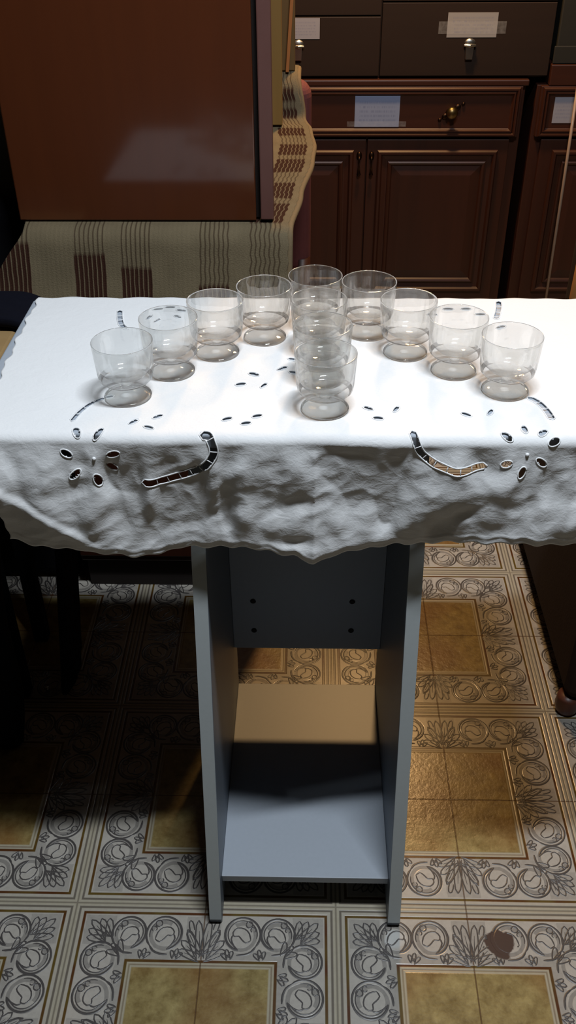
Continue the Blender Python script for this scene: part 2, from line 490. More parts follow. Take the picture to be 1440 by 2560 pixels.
for sxx, szz in ((.263, .313), (.426, .314), (.263, .247), (.426, .249)):
    bm = bmesh.new()
    prof = [(0, .0), (.0042, .0), (.0048, .0009), (.0032, .0022), (.0015, .0014), (0, .0012)]
    lathe(bm, prof, 14)
    o = bm_obj('screw', bm, M_dark, back, smooth=True)
    o.rotation_euler = (PI/2, 0, 0); o.location = (sxx, .352, szz)
bm = bmesh.new(); box(bm, -.041, .757, .088, .445, .7805, .7997)
loc(bm_obj('tabletop', bm, M_steel_grey, stand, bevel=.003, seg=3), stand)

# ------------------------------------------------------------------ tablecloth
EYE = [(0.0943,0.0893,-1.06,0.0069,0.0037),(0.1188,0.0881,1.01,0.008,0.0033),(0.0821,0.0705,-0.54,0.0065,0.0037),(0.1342,0.0696,0.21,0.007,0.0037),(0.0891,0.0449,0.73,0.008,0.0035),(0.1309,0.0519,-0.6,0.0067,0.0037),(0.114,0.0378,-1.32,0.0077,0.0037),
(0.5923,0.0989,-1.56,0.0075,0.0033),(0.6115,0.0927,0.69,0.0066,0.0035),(0.571,0.087,-0.56,0.0066,0.0033),(0.6222,0.0820,0.34,0.0062,0.0035),(0.5725,0.0618,0.44,0.0059,0.0037),(0.6109,0.0635,-0.71,0.007,0.0034),(0.5902,0.0523,1.25,0.0067,0.0034),
(0.1805,0.1221,0.66,0.0064,0.0033),(0.1548,0.1104,0.93,0.0071,0.0029),(0.1734,0.0985,-0.5,0.0065,0.0029),(0.2704,0.1977,0.29,0.0064,0.0037),(0.285,0.2229,-0.49,0.0071,0.0036),(0.2985,0.1951,1.08,0.007,0.0026),(0.26,0.1169,0.5,0.0062,0.0033),(0.282,0.1076,0.28,0.0059,0.0034),(0.2938,0.1235,0.41,0.0062,0.0034),
(0.4208,0.1428,-0.63,0.0067,0.0030),(0.4312,0.1207,-0.15,0.0059,0.0035),(0.453,0.1414,1.11,0.007,0.0026),(0.5319,0.1307,-0.66,0.0064,0.0030),(0.5599,0.1355,1.11,0.0075,0.0026),
(0.3194,0.2387,0.67,0.0075,0.0034),(0.3323,0.2632,-0.35,0.0069,0.0035),(0.3339,0.2286,-0.34,0.0067,0.0035),
(0.1424,0.4096,0.3,0.0073,0.0037),(0.1749,0.4060,-.4,0.0073,0.0037),(0.1339,0.3851,1.3,0.008,0.003),(0.1461,0.3752,1.1,0.008,0.003),(0.1581,0.4163,0.01,0.0073,0.0037),(0.172,0.386,-.8,.007,.0034),
(0.5197,0.396,0.01,0.0071,0.0037),(0.5436,0.4143,0.01,0.0072,0.0037),(0.5684,0.4145,0.01,0.0072,0.0037),(0.6072,0.3571,0.64,0.008,0.0037),(0.5852,0.3966,0.01,0.0071,0.0037)]
LAD = [([(0.1672,0.0319),(0.1781,0.0323),(0.1891,0.0341),(0.2114,0.0416),(0.2311,0.0505),(0.2439,0.0648),(0.2473,0.0761),(0.2426,0.0844),(0.2357,0.0863)],.0088),
([(0.4678,0.0909),(0.4692,0.0867),(0.4769,0.0747),(0.4903,0.0639),(0.5045,0.0576),(0.5186,0.0544),(0.5345,0.0551),(0.548,0.0575)],.0080),
([(0.0852,0.1122),(0.0894,0.13),(0.0974,0.1482),(0.1089,0.1623),(0.1196,0.169)],.0062),
([(0.0901,0.4027),(0.0933,0.3835),(0.0992,0.3611),(0.1071,0.3489)],.0075),
([(0.6117,0.1699),(0.6189,0.1588),(0.6246,0.1407),(0.627,0.123)],.0085),
([(0.6164,0.4359),(0.6133,0.4161),(0.605,0.3841)],.0075)]
EYE = [(x, s-.0055 if s < .080 else s, a, L, W) for x, s, a, L, W in EYE]
LAD = [([(x, s-.0055 if s < .080 else s) for x, s in p], w) for p, w in LAD]
HEM = [(-.06, .660), (-.012, .664), (-.003, .661), (.03, .655), (.079, .650), (.11, .643), (.145, .634), (.175, .639), (.214, .648), (.26, .650), (.291, .652), (.335, .643), (.36, .634), (.385, .643), (.415, .650), (.46, .654), (.509, .659), (.56, .663), (.602, .665), (.668, .662), (.72, .664), (.80, .664)]
def hem(x):
    for (a, za), (c, zc) in zip(HEM, HEM[1:]):
        if a <= x <= c:
            z = za+(zc-za)*sm(a, c, x); break
    else: z = .662
    return z+.0016*math.sin(x*210)+.001*math.sin(x*97+1)
GL = {}
def fb(x, y, z, o=3):
    return noise.fractal(Vector((x, y, z)), 1.0, 2.0, o)
# tilt of the hanging part, patch by patch: (x, depth, half width, half height, tilt, rotation)
TILT = [(.02, .02, .035, .022, .16, 0), (.105, .062, .025, .016, .15, 0), (.155, .020, .040, .013, -.20, 0), (.215, .025, .025, .012, -.18, .2), (.30, .058, .055, .018, -.22, 0),
 (.175, .095, .010, .030, -.22, .1), (.190, .092, .012, .030, .22, .15), (.245, .112, .018, .018, .34, .5), (.322, .097, .030, .012, .34, -.5), (.325, .116, .026, .010, -.32, 0), (.32, .136, .040, .005, .40, 0),
 (.385, .018, .028, .008, -.25, 0), (.415, .075, .052, .040, .24, .3), (.385, .128, .026, .008, .34, -.1), (.435, .136, .045, .008, -.30, -.15), (.440, .116, .012, .011, .30, .6), (.475, .058, .016, .018, .20, .5),
 (.545, .085, .055, .034, -.24, -.25), (.635, .080, .050, .020, .30, -.5), (.655, .120, .030, .013, -.26, -.3), (.555, .012, .020, .014, -.22, .6), (.498, .014, .022, .009, .18, 0), (.70, .05, .03, .03, .16, 0), (.27, .03, .03, .008, .15, .1)]
def tilt(x, d):
    t = .055
    for px, pd, sx, sd, a, r in TILT:
        u, v = x-px, d-pd
        c, n = math.cos(r), math.sin(r)
        u, v = u*c+v*n, -u*n+v*c
        q = (u/sx)**2+(v/sd)**2
        if q < 4: t += a*(1-sm(.55, 1.7, math.sqrt(q)))
    n = fb(x*7, d*9, .3, 2)
    w = noise.noise(Vector((x*17+d*11+2*n, d*19-x*7, 4.1)))
    t += .115*max(-1, min(1, w*4))
    w = noise.noise(Vector((x*42-d*21, d*46+x*18+n, 8.4)))
    t += .085*max(-1, min(1, w*3.2))
    if x < .13:   # smooth corner falling back under the left fold
        q = (d-(.035+(x+.02)*.80))*.78
        k = sm(.0, .006, q)*sm(.13, .07, x)
        t = t*(1-k)-.28*k
        t += .5*math.exp(-(q/.004)**2)*sm(.12, .07, x)
    k = sm(.012, .006, (hem(x)-(.79-d)) if False else (.79-d-hem(x)))
    return t*(1-k)-.10*k
TX0, TDX, TDD, TNX, TND = -.08, .0025, .001, 345, 176
DROP = None
def make_drop():
    global DROP
    DROP = []
    for i in range(TNX):
        x = TX0+i*TDX; o = .004; col = []
        for k in range(TND):
            col.append(o); o += tilt(x, k*TDD)*TDD
        e = int(max(20, min(TND-1, (.790-hem(x))/TDD))); off = col[e]-(.010+.006*math.sin(x*23))
        col = [max(.0008, c-off*min(1.15, k/e)) for k, c in enumerate(col)]
        DROP.append(col)
def drop_out(x, d):
    """outward offset of the hanging part, d = depth below the table edge"""
    u = max(0, min(TNX-1.001, (x-TX0)/TDX)); v = max(0, min(TND-1.001, d/TDD))
    i, k = int(u), int(v); fu, fv = u-i, v-k
    o = (DROP[i][k]*(1-fu)+DROP[i+1][k]*fu)*(1-fv)+(DROP[i][k+1]*(1-fu)+DROP[i+1][k+1]*fu)*fv
    r = sm(.0, .03, d)
    n = noise.noise(Vector((x*38+d*20, d*34-x*12, 2.1)))
    o += .0012*(1-2*abs(n))*r
    o += .0007*math.exp(-((.79-d-hem(x)-.0085)/.0012)**2)
    o += .0040*math.exp(-abs(x-.3595)/.007)*sm(.004, .02, d)
    return max(o, .0008)
def top_z(x, y):
    w = 1.
    for gx, gy in GL.values():
        w = min(w, sm(.026, .05, math.hypot(x-gx, y-gy)))
    n = fb(x*7, y*9, 2.2, 3)*.5+.5
    r = 1-2*abs(noise.noise(Vector((x*11+y*5, y*13, 7.7))))
    return .8004+(.0004+.0014*max(0, n)*.8+.0006*max(0, r))*w
SA, RA = .092, .010
def surf(x, s):
    if s >= SA:
        e = sm(.0, .012, .447-s)
        return Vector((x, s, top_z(x, s)-(1-e)*.004*0))
    arc = RA*PI/2
    if s >= SA-arc:
        t = (SA-s)/RA
        zt = top_z(x, SA)
        wob = fb(x*15, 0, 5.5, 2)*.0022*math.sin(t)
        o = drop_out(x, 0.0)*math.sin(t)
        return Vector((x, SA-RA*math.sin(t)-o-wob, zt-RA*(1-math.cos(t))))
    d = (SA-arc)-s
    wob = fb(x*15, 0, 5.5, 2)*.0022*(1-sm(0, .03, d))
    o = drop_out(x, d)
    return Vector((x, SA-RA-o-wob, top_z(x, SA)-RA-d))

GLASSES = {'L1': (.139, .170), 'L2': (.184, .232), 'L3': (.2355, .283), 'L4': (.294, .327), 'A': (.3595, .3605),
           'R4': (.4285, .342), 'R3': (.4745, .2855), 'R2': (.530, .238), 'R1': (.585, .189),
           'F': (.371, .1435), 'M1': (.368, .2150), 'M2': (.364, .2870)}
GL.update(GLASSES)

make_drop()
def phi_all():
    segs = []
    for p, w in LAD:
        # resample to a smooth polyline
        q = []
        P = [Vector((a, c, 0)) for a, c in p]
        for i in range(len(P)-1):
            p0 = P[max(0, i-1)]; p1 = P[i]; p2 = P[i+1]; p3 = P[min(len(P)-1, i+2)]
            for k in range(5):
                t = k/5
                q.append(.5*((2*p1)+(p2-p0)*t+(2*p0-5*p1+4*p2-p3)*t*t+(3*p1-p0-3*p2+p3)*t**3))
        q.append(P[-1]); segs.append((q, w/2))
    return segs
SEGS = phi_all()
def phi(x, s):
    """signed distance to the nearest cut-out (negative inside)"""
    best = 1.
    for ex, es, a, L, W in EYE:
        dx, ds = x-ex, s-es
        if abs(dx) > .014 or abs(ds) > .014: continue
        c, n = math.cos(a), math.sin(a)
        u, v = dx*c+ds*n, -dx*n+ds*c
        k = math.hypot(u/L, v/W); 
        best = min(best, (k-1)*W if k > .001 else -W)
    for q, w in SEGS:
        x0 = min(p.x for p in q)-.012; x1 = max(p.x for p in q)+.012
        if x < x0 or x > x1: continue
        dm = 1.
        for A, B in zip(q, q[1:]):
            abx, aby = B.x-A.x, B.y-A.y
            l2 = abx*abx+aby*aby
            t = max(0, min(1, ((x-A.x)*abx+(s-A.y)*aby)/l2)) if l2 else 0
            dm = min(dm, math.hypot(x-A.x-abx*t, s-A.y-aby*t))
        best = min(best, dm-w)
    return best

def left_edge(s):
    return -.0335+.0018*math.sin(s*95)+.0013*math.sin(s*210+1)+(.010*sm(.2, .40, .447-s+.0)*0)+.009*sm(.447, .10, s)+.022*sm(.085, .0, s)

def build_cloth():
    NX = 400; step = .00196
    bm = bmesh.new(); uvrows = []
    srow = [.4485-.0019*i for i in range(int((.4485-SA)/.0019)+1)]
    n_arc = 8
    for i in range(1, n_arc+1): srow.append(SA-RA*PI/2*i/n_arc)
    nd = 70
    rows = []
    for si, s in enumerate(srow): rows.append(('s', s))
    for i in range(1, nd+1): rows.append(('d', i/nd))
    grid = []; param = []
    for kind, val in rows:
        line = []; pl = []
        for i in range(NX+1):
            f = i/NX
            if kind == 's': s = val
            else: s = None
            xr = .7525+.001*math.sin((val if kind == 's' else 1+val)*90)
            sl = val if kind == 's' else (SA-RA*PI/2)-val*.14
            x = left_edge(sl)*(1-f)+xr*f
            if kind == 'd':
                D = (.8005-RA)-hem(x); s = (SA-RA*PI/2)-val*D
            if kind == 's' and abs(s-.4485) < 1e-6: s += .0012*math.sin(x*130)+.0010*math.sin(x*61)
            ph = phi(x, s)
            if abs(ph) < .0011:
                h = .0002
                gx = (phi(x+h, s)-phi(x-h, s))/(2*h); gs = (phi(x, s+h)-phi(x, s-h))/(2*h)
                g2 = gx*gx+gs*gs
                if g2 > .05:
                    x -= ph*gx/g2; s -= ph*gs/g2; ph = 0.
            line.append(bm.verts.new(surf(x, s))); pl.append(ph)
        grid.append(line); param.append(pl)
    for j in range(len(grid)-1):
        for i in range(NX):
            if (param[j][i]+param[j][i+1]+param[j+1][i]+param[j+1][i+1])/4 < -.00015: continue
            bm.faces.new((grid[j][i], grid[j+1][i], grid[j+1][i+1], grid[j][i+1]))
    loose = [v for v in bm.verts if not v.link_faces]
    bmesh.ops.delete(bm, geom=loose, context='VERTS')
    me = bpy.data.meshes.new('tablecloth'); bm.normal_update(); bm.to_mesh(me); bm.free()
    o = link('tablecloth', me, M_cloth, smooth=True)
    md = o.modifiers.new('thickness', 'SOLIDIFY'); md.thickness = .0006; md.offset = 1
    tag(o, 'white cotton tablecloth with cut-out eyelet flowers, hanging wrinkled over the table front', 'tablecloth')
    # embroidered edges of the cut-outs
    def lift(x, s):
        p = surf(x, s); h = .0008
        n = (surf(x+h, s)-surf(x-h, s)).cross(surf(x, s+h)-surf(x, s-h)).normalized()
        if n.z < -.2 or (n.y > 0 and s < .08): n = -n
        return p+n*.0007
    for ex, es, a, L, W in EYE:
        eb = bmesh.new()
        c, n = math.cos(a), math.sin(a)
        pts = [lift(ex+L*1.10*math.cos(t)*c-W*1.18*math.sin(t)*n, es+L*1.10*math.cos(t)*n+W*1.18*math.sin(t)*c) for t in [2*PI*k/16 for k in range(16)]]
        tube(eb, pts, .00085, 5, closed=True)
        bm_obj('eyelet_edging', eb, M_thread, o, smooth=True)
    for q, w in SEGS:
        L_, R_ = [], []; eb = bmesh.new()
        for i, p in enumerate(q):
            t = (q[min(i+1, len(q)-1)]-q[max(0, i-1)]).normalized(); nn_ = Vector((-t.y, t.x, 0))
            L_.append(p+nn_*w*1.06); R_.append(p-nn_*w*1.06)
        e0 = q[0]-(q[1]-q[0]).normalized()*w; e1 = q[-1]+(q[-1]-q[-2]).normalized()*w
        loop = L_+[e1]+R_[::-1]+[e0]
        tube(eb, [lift(p.x, p.y) for p in loop], .0009, 5, closed=True)
        acc = 0
        for i in range(1, len(q)):
            acc += (q[i]-q[i-1]).length
            if acc > .0125 and i < len(q)-1:
                acc = 0; tube(eb, [lift(L_[i].x, L_[i].y), lift((L_[i].x+R_[i].x)/2, (L_[i].y+R_[i].y)/2), lift(R_[i].x, R_[i].y)], .0006, 5)
        bm_obj('ladder_edging', eb, M_thread, o, smooth=True)
    for cx, cs in ((.113, .060), (.594, .068)):   # raised dot in each flower
        eb = bmesh.new(); p = lift(cx, cs); bmesh.ops.create_icosphere(eb, subdivisions=2, radius=.0022, matrix=Matrix.Translation(p))
        bm_obj('embroidered_dot', eb, M_thread, o, smooth=True)
    return o
build_cloth()

# ------------------------------------------------------------------ glasses
def glass_parts():
    NF = 20
    def flute(a, z, r):
        k = sm(.022, .030, z)*(1-sm(.052, .060, z))
        return 1-.030*k*(.5+.5*math.cos(a*NF))**2
    bowl = [(.0065, .0165), (.011, .0178), (.020, .0192), (.0285, .0220), (.0325, .0262), (.0338, .0320), (.0346, .0420), (.0354, .0540), (.0361, .0650), (.0363, .0705), (.03615, .0714), (.0357, .0717), (.0352, .0714),
            (.03490, .0705), (.0343, .0640), (.0336, .0560), (.0328, .0480), (.0315, .0410), (.0288, .0345), (.0240, .0295), (.0170, .0266), (.0090, .0254), (.0, .0250)]
    def fl2(a, z, r):
        return flute(a, z, r) if r < .0345 and z > .03 else 1
    def mk(prof, name, mod=None):
        prof = [(r*.972, z) for r, z in prof]
        bm = bmesh.new(); lathe(bm, prof, 80, mod)
        bmesh.ops.recalc_face_normals(bm, faces=bm.faces[:])
        me = bpy.data.meshes.new(name); bm.to_mesh(me); bm.free()
        for p in me.polygons: p.use_smooth = True
        me.materials.append(M_glass); return me
    def outer(a, z, r):   # flutes cut into the outside of the wall
        return flute(a, z, r) if r > .0327 and z < .062 else 1
    # one continuous skin, cut where the photo shows bowl, stem and foot
    mb = mk(bowl, 'bowl', outer)
    ms = mk([(.0065, .0165), (.0058, .0140), (.0060, .0110), (.0078, .0082)], 'stem')
    mf = mk([(.0078, .0082), (.0130, .0060), (.0210, .0042), (.0268, .0033), (.0284, .0026), (.0287, .0016), (.0280, .0003), (.0262, .0), (.0, .0)], 'foot')
    # consistent outward normals
    for me, pt in ((mb, 'b'), (ms, 's'), (mf, 'f')):
        bm = bmesh.new(); bm.from_mesh(me); bm.faces.ensure_lookup_table(); bm.normal_update()
        best = max(bm.faces, key=lambda f: Vector((f.calc_center_median().x, f.calc_center_median().y)).length)
        c = best.calc_center_median()
        if best.normal.x*c.x+best.normal.y*c.y < 0: bmesh.ops.reverse_faces(bm, faces=bm.faces[:])
        bm.to_mesh(me); bm.free()
        me.materials.append(M_glass_rim)
        for p in me.polygons:
            p.use_smooth = True
            c = p.center; r = math.hypot(c.x, c.y)
            if (pt == 'f' and r > .0255 and c.z > .0001) or (pt == 'b' and (c.z > .0702 or (.0188 < c.z < .0285 and r > .0235 and p.normal.z < .2 and r > .0265))): p.material_index = 1
    return mb, ms, mf
GM = glass_parts()
LAB = {
 'L1': 'leftmost clear footed glass, at the front end of the left diagonal row',
 'L2': 'clear footed glass second from the front in the left diagonal row',
 'L3': 'clear footed glass third from the front in the left diagonal row',
 'L4': 'clear footed glass at the back of the left row, left of the rearmost glass',
 'A': 'rearmost clear footed glass, at the tip where the three rows meet',
 'R4': 'clear footed glass at the back of the right row, right of the rearmost glass',
 'R3': 'clear footed glass third from the front in the right diagonal row',
 'R2': 'clear footed glass second from the front in the right diagonal row',
 'R1': 'rightmost clear footed glass, at the front end of the right diagonal row',
 'F': 'foremost clear footed glass, at the front end of the middle row',
 'M1': 'clear footed glass directly behind the front one in the middle row',
 'M2': 'clear footed glass in the middle row just in front of the rearmost glass'}
for i, (k, (gx, gy)) in enumerate(GLASSES.items()):
    r = empty('footed_glass', (gx, gy, .80145), i*.7)
    tag(r, LAB[k], 'glass', 'footed glasses set out in an arrow on the tablecloth')
    for nm, me in zip(('bowl', 'stem', 'foot'), GM):
        o = bpy.data.objects.new(nm, me); COL.objects.link(o); o.parent = r

# ------------------------------------------------------------------ rug covered pedestal cabinet on the left
ped = tag(empty('low_cabinet', (.09, .76, 0)), 'dark brown low cabinet under the striped rug, base visible below the tablecloth', 'cabinet')
loc(bx('body', (-.131, .305, .738, 1.28, .075, .792), M_cab, ped, .004), ped)
loc(bx('plinth', (-.122, .296, .748, 1.27, .0, .0748), M_dark, ped, .002), ped)
d = loc(bx('door', (-.127, .301, .722, .7375, .10, .775), M_cab, ped, .003), ped)
bm = bmesh.new(); lathe(bm, [(0, 0), (.006, 0), (.005, .012), (.012, .02), (.010, .028), (0, .030)], 20)
o = bm_obj('knob', bm, M_brass, d, smooth=True); o.rotation_euler = (PI/2, 0, 0); o.location = (.26, .722, .48)

def build_rug():
    # path (arc, y, z) of the rug: front fall, top, rise over the chair back
    path = [(.648, .684), (.655, .705), (.668, .740), (.678, .775), (.684, .795), (.694, .807), (.712, .811), (.76, .8105), (.90, .810), (1.05, .811), (1.18, .812), (1.255, .816), (1.300, .822), (1.318, .834), (1.328, .860), (1.336, .880), (1.350, .896), (1.372, .903), (1.41, .904), (1.44, .902)]
    P = [Vector((0, a, c)) for a, c in path]
    pts = []
    for i in range(len(P)-1):
        p0 = P[max(0, i-1)]; p1 = P[i]; p2 = P[i+1]; p3 = P[min(len(P)-1, i+2)]
        n = max(2, int((p2-p1).length/.006))
        for k in range(n):
            t = k/n
            pts.append(.5*((2*p1)+(p2-p0)*t+(2*p0-5*p1+4*p2-p3)*t*t+(3*p1-p0-3*p2+p3)*t**3))
    pts.append(P[-1])
    arc = [0]
    for a, c in zip(pts, pts[1:]): arc.append(arc[-1]+(c-a).length)
    def xr(v):   # right border, it swings out along the top and back in behind
        for (a, p), (c, q) in zip(RB, RB[1:]):
            if a <= v <= c: return p+(q-p)*sm(a, c, v)
        return RB[-1][1]
    RB = [(0, .315), (.13, .317), (.30, .332), (.50, .352), (.60, .356), (.70, .348), (.76, .333), (.84, .322), (1.2, .322)]
    bm = bmesh.new(); uvl = bm.loops.layers.uv.new('UVMap')
    NX = 120; grid = []
    for p, v in zip(pts, arc):
        row = []
        xl = -.118-.075*sm(.14, .03, v)+.004*math.sin(v*60)
        x1 = xr(v)+.0012*math.sin(v*240)
        for i in range(NX+1):
            f = i/NX; x = xl*(1-f)+x1*f
            wy = .004*noise.noise(Vector((x*9, v*5, 0)))*(1-sm(.1, .16, v))-.012*sm(-.08, -.18, x)*(1-sm(.08, .15, v))
            wz = .004*max(0, noise.noise(Vector((x*11, v*9, 3))))*sm(.12, .2, v)
            drop = -.030*sm(-.125, -.19, x)*(1-sm(.16, .3, v))
            hemw = (.010*sm(-.02, -.15, x))*sm(.05, .0, v)
            row.append((bm.verts.new((x, p.y+wy, p.z+wz+drop*sm(.02, .10, v)*1.0+hemw)), x-(x1-.317)*sm(.55, .9, f), v))
        grid.append(row)
    for a, c in zip(grid, grid[1:]):
        for i in range(NX):
            f = bm.faces.new((a[i][0], a[i+1][0], c[i+1][0], c[i][0]))
            for lp, q in zip(f.loops, (a[i], a[i+1], c[i+1], c[i])): lp[uvl].uv = (q[1], q[2])
    o = bm_obj('striped_rug', bm, M_rug, smooth=True)
    md = o.modifiers.new('thickness', 'SOLIDIFY'); md.thickness = .006; md.offset = 1
    tag(o, 'taupe woven rug with dark brown stripes, draped over the low cabinet behind the table', 'rug')
    eb = bmesh.new()
    tube(eb, [(r_[-1][0] if 0 else (xr(v)+.002, p.y, p.z+.001)) for r_, p, v in zip(grid, pts, arc)], .0055, 8)
    bm_obj('border', eb, simple('rug_selvedge', lin(118, 102, 78), .95, spec=.1, var=.12, scale=200, bmp=.5), o, smooth=True)
build_rug()

# glossy brown cabinet standing on the rug
wc = tag(empty('tall_cabinet', (.085, .715, .82)), 'large glossy reddish brown wooden cabinet standing on the striped rug at upper left', 'cabinet')
loc(bx('body', (-.122, .262, .731, .90, .8205, 1.75), M_lacq, wc, .002), wc)
loc(bx('front_panel', (-.124, .264, .713, .7305, .8195, 1.75), M_lacq, wc, .002), wc)
loc(bx('edge_strip', (.2715, .2925, .709, .735, .8225, 1.75), M_strip, wc, .002), wc)
loc(bx('gap_strip', (.2622, .2712, .728, .90, .8205, 1.75), M_dark, wc, .0005), wc)  # dark strip in the gap, its shade put into the colour

# boards behind it
o = tag(bx('ochre_board', (.10, .2915, 1.262, 1.284, .8285, 1.70), M_ochre, None, .002), 'ochre yellow board standing upright on the rug behind the glossy brown cabinet', 'board')
# maroon chair behind, the rug runs up over its back
ch = tag(empty('upholstered_chair', (.14, 1.6, 0)), 'maroon upholstered chair behind the low cabinet, rug thrown over its back', 'chair')
bm = bmesh.new(); box(bm, -.08, .352, 1.352, 1.428, .46, .892)
loc(bm_obj('backrest', bm, M_maroon, ch, bevel=.034, seg=6), ch)
bm = bmesh.new(); box(bm, -.08, .352, 1.43, 1.84, .40, .50)
loc(bm_obj('seat', bm, M_maroon, ch, bevel=.025, seg=5), ch)
for lx in (-.06, .332):
    for ly in (1.37, 1.82):
        bm = bmesh.new(); tube(bm, [(lx, ly, 0), (lx, ly, .42 if ly > 1.4 else .5)], [.012, .020], 10)
        loc(bm_obj('leg', bm, M_cab, ch, smooth=True), ch)
o = tag(bx('brown_board', (.12, .3165, 1.372, 1.392, .9115, 1.70), M_ochre2, None, .002), 'narrow dull brown board standing on top of the rug, rearmost beside the glossy cabinet', 'board')
bm = bmesh.new(); prism(bm, [(1.356, .912), (1.366, .912), (1.366, 1.10), (1.356, 1.10)], .2965, .3035)
for v_ in bm.verts: v_.co.x += (v_.co.z-.912)*.075
o = tag(bm_obj('orange_stick', bm, M_orange, None, bevel=.001), 'short slanted orange wood stick leaning against the dull brown board', 'stick')

# ------------------------------------------------------------------ cabinets at the back
FR = [(0, 0), (0, .010), (.003, .014), (.008, .015), (.012, .011), (.015, .010), (.018, .012), (.021, .012), (.024, .006), (.0255, 0)]
def flat_face(bm, x0, x1, z0, z1, y):
    bm.faces.new([bm.verts.new(p) for p in ((x0, y, z0), (x1, y, z0), (x1, y, z1), (x0, y, z1))])
def label(parent, x0, x1, z0, z1, y, mat, tape=None):
    bm = bmesh.new(); box(bm, x0, x1, y-.0008, y-.0001, z0, z1)
    o = bm_obj('paper_label', bm, mat, parent)
    if tape:
        bm = bmesh.new(); box(bm, tape[0], tape[1], y-.0014, y-.0009, tape[2], tape[3])
        bm_obj('tape', bm, M_tape, parent)
    return o
def raised_panel_door(name, x0, x1, z0, z1, y, parent, inner):
    """door slab with an outer moulding and a raised field"""
    bm = bmesh.new(); box(bm, x0, x1, y, y+.018, z0, z1)
    o = bm_obj(name, bm, M_cab, parent, bevel=.0015)
    mx0, mx1, mz0, mz1 = inner
    bm = bmesh.new()
    moulding(bm, mx0, mx1, mz0, mz1, y, [(0, 0), (0, .008), (.004, .013), (.010, .013), (.015, .006), (.026, .004), (.030, .004)])
    r = moulding(bm, mx0+.030, mx1-.030, mz0+.030, mz1-.030, y, [(0, .0035), (.001, .009), (.005, .011), (.010, .009), (.014, .004), (.040, .0085), (.042, .0085)])
    bm.faces.new(r[-1])
    bmesh.ops.recalc_face_normals(bm, faces=bm.faces[:])
    bm_obj('moulding', bm, M_cab, o)
    return o
def drop_pull(x, z, y, parent):
    bm = bmesh.new()
    prof = [(0, 0), (.007, 0), (.008, .002), (.005, .005), (0, .006)]
    b2 = bmesh.new(); lathe(b2, prof, 16); b2.transform(Matrix.Translation((x, y, z+.025)) @ Matrix.Rotation(PI/2, 4, 'X') @ Matrix.Diagonal((1, 1.6, 1, 1)))
    me = bpy.data.meshes.new('t'); b2.to_mesh(me); b2.free(); bm.from_mesh(me); bpy.data.meshes.remove(me)
    tube(bm, [(x, y-.006, z+.026), (x, y-.012, z+.018), (x, y-.011, z-.004), (x, y-.010, z-.018), (x, y-.010, z-.026), (x, y-.010, z-.031)], [.003, .003, .0028, .004, .0062, .002], 10)
    return bm_obj('drop_pull', bm, M_dkmetal, parent, smooth=True)

sb = tag(empty('sideboard', (.52, 2.0, 0)), 'dark walnut sideboard with raised panel doors and a knobbed drawer, beneath the drawer unit', 'sideboard')
loc(bx('body', (.10, .945, 2.006, 2.45, .06, .746), M_cab, sb, .002), sb)
loc(bx('plinth', (.12, .93, 2.02, 2.44, 0, .0598), M_dark, sb, .002), sb)
loc(bx('top_board', (.095, .950, 1.988, 2.455, .7462, .7622), M_cabx, sb, .003), sb)
YD = 1.988
dl = loc(raised_panel_door('door', .135, .5085, .105, .605, YD, sb, (.158, .474, .150, .577)), sb)
dr = loc(raised_panel_door('door', .5125, .915, .105, .605, YD, sb, (.542, .884, .150, .577)), sb)
drop_pull(.490, .535, YD, dl); drop_pull(.5255, .535, YD, dr)
bm = bmesh.new(); box(bm, .11, .935, YD, YD+.018, .612, .7455)
dw = loc(bm_obj('drawer', bm, M_cabx, sb, bevel=.0015), sb)
bm = bmesh.new(); r = moulding(bm, .115, .928, .614, .744, YD, [(0, 0), (0, .006), (.003, .010), (.007, .010), (.010, .005), (.013, .009), (.016, .009), (.019, .004), (.022, .0015)])
bm.faces.new(r[-1]); bmesh.ops.recalc_face_normals(bm, faces=bm.faces[:])
bm_obj('moulding', bm, M_cabx, dw)
label(dw, .473, .598, .640, .722, YD-.002, M_paper2, (.452, .618, .641, .655))
bm = bmesh.new()
for kx, kz, s in ((-.030, -.020, .4), (-.016, -.011, .7), (0, 0, 1.2), (.017, .013, .7), (.032, .022, .4)):
    bmesh.ops.create_uvsphere(bm, u_segments=16, v_segments=8, radius=1, matrix=Matrix.Translation((.742+kx, YD-.003, .679+kz)) @ Matrix.Rotation(math.radians(-36), 4, 'Y') @ Matrix.Diagonal((.014*s, .004, .011*s, 1)))
kb = bm_obj('knob_plate', bm, M_dkmetal, dw, smooth=True)
bm = bmesh.new(); lathe(bm, [(0, 0), (.006, 0), (.0055, .010), (.009, .014), (.0155, .018), (.0165, .024), (.0120, .031), (.0, .034)], 24)
o = bm_obj('knob', bm, M_brass, dw, smooth=True); o.rotation_euler = (PI/2, 0, 0); o.location = (.742, YD-.002, .682)

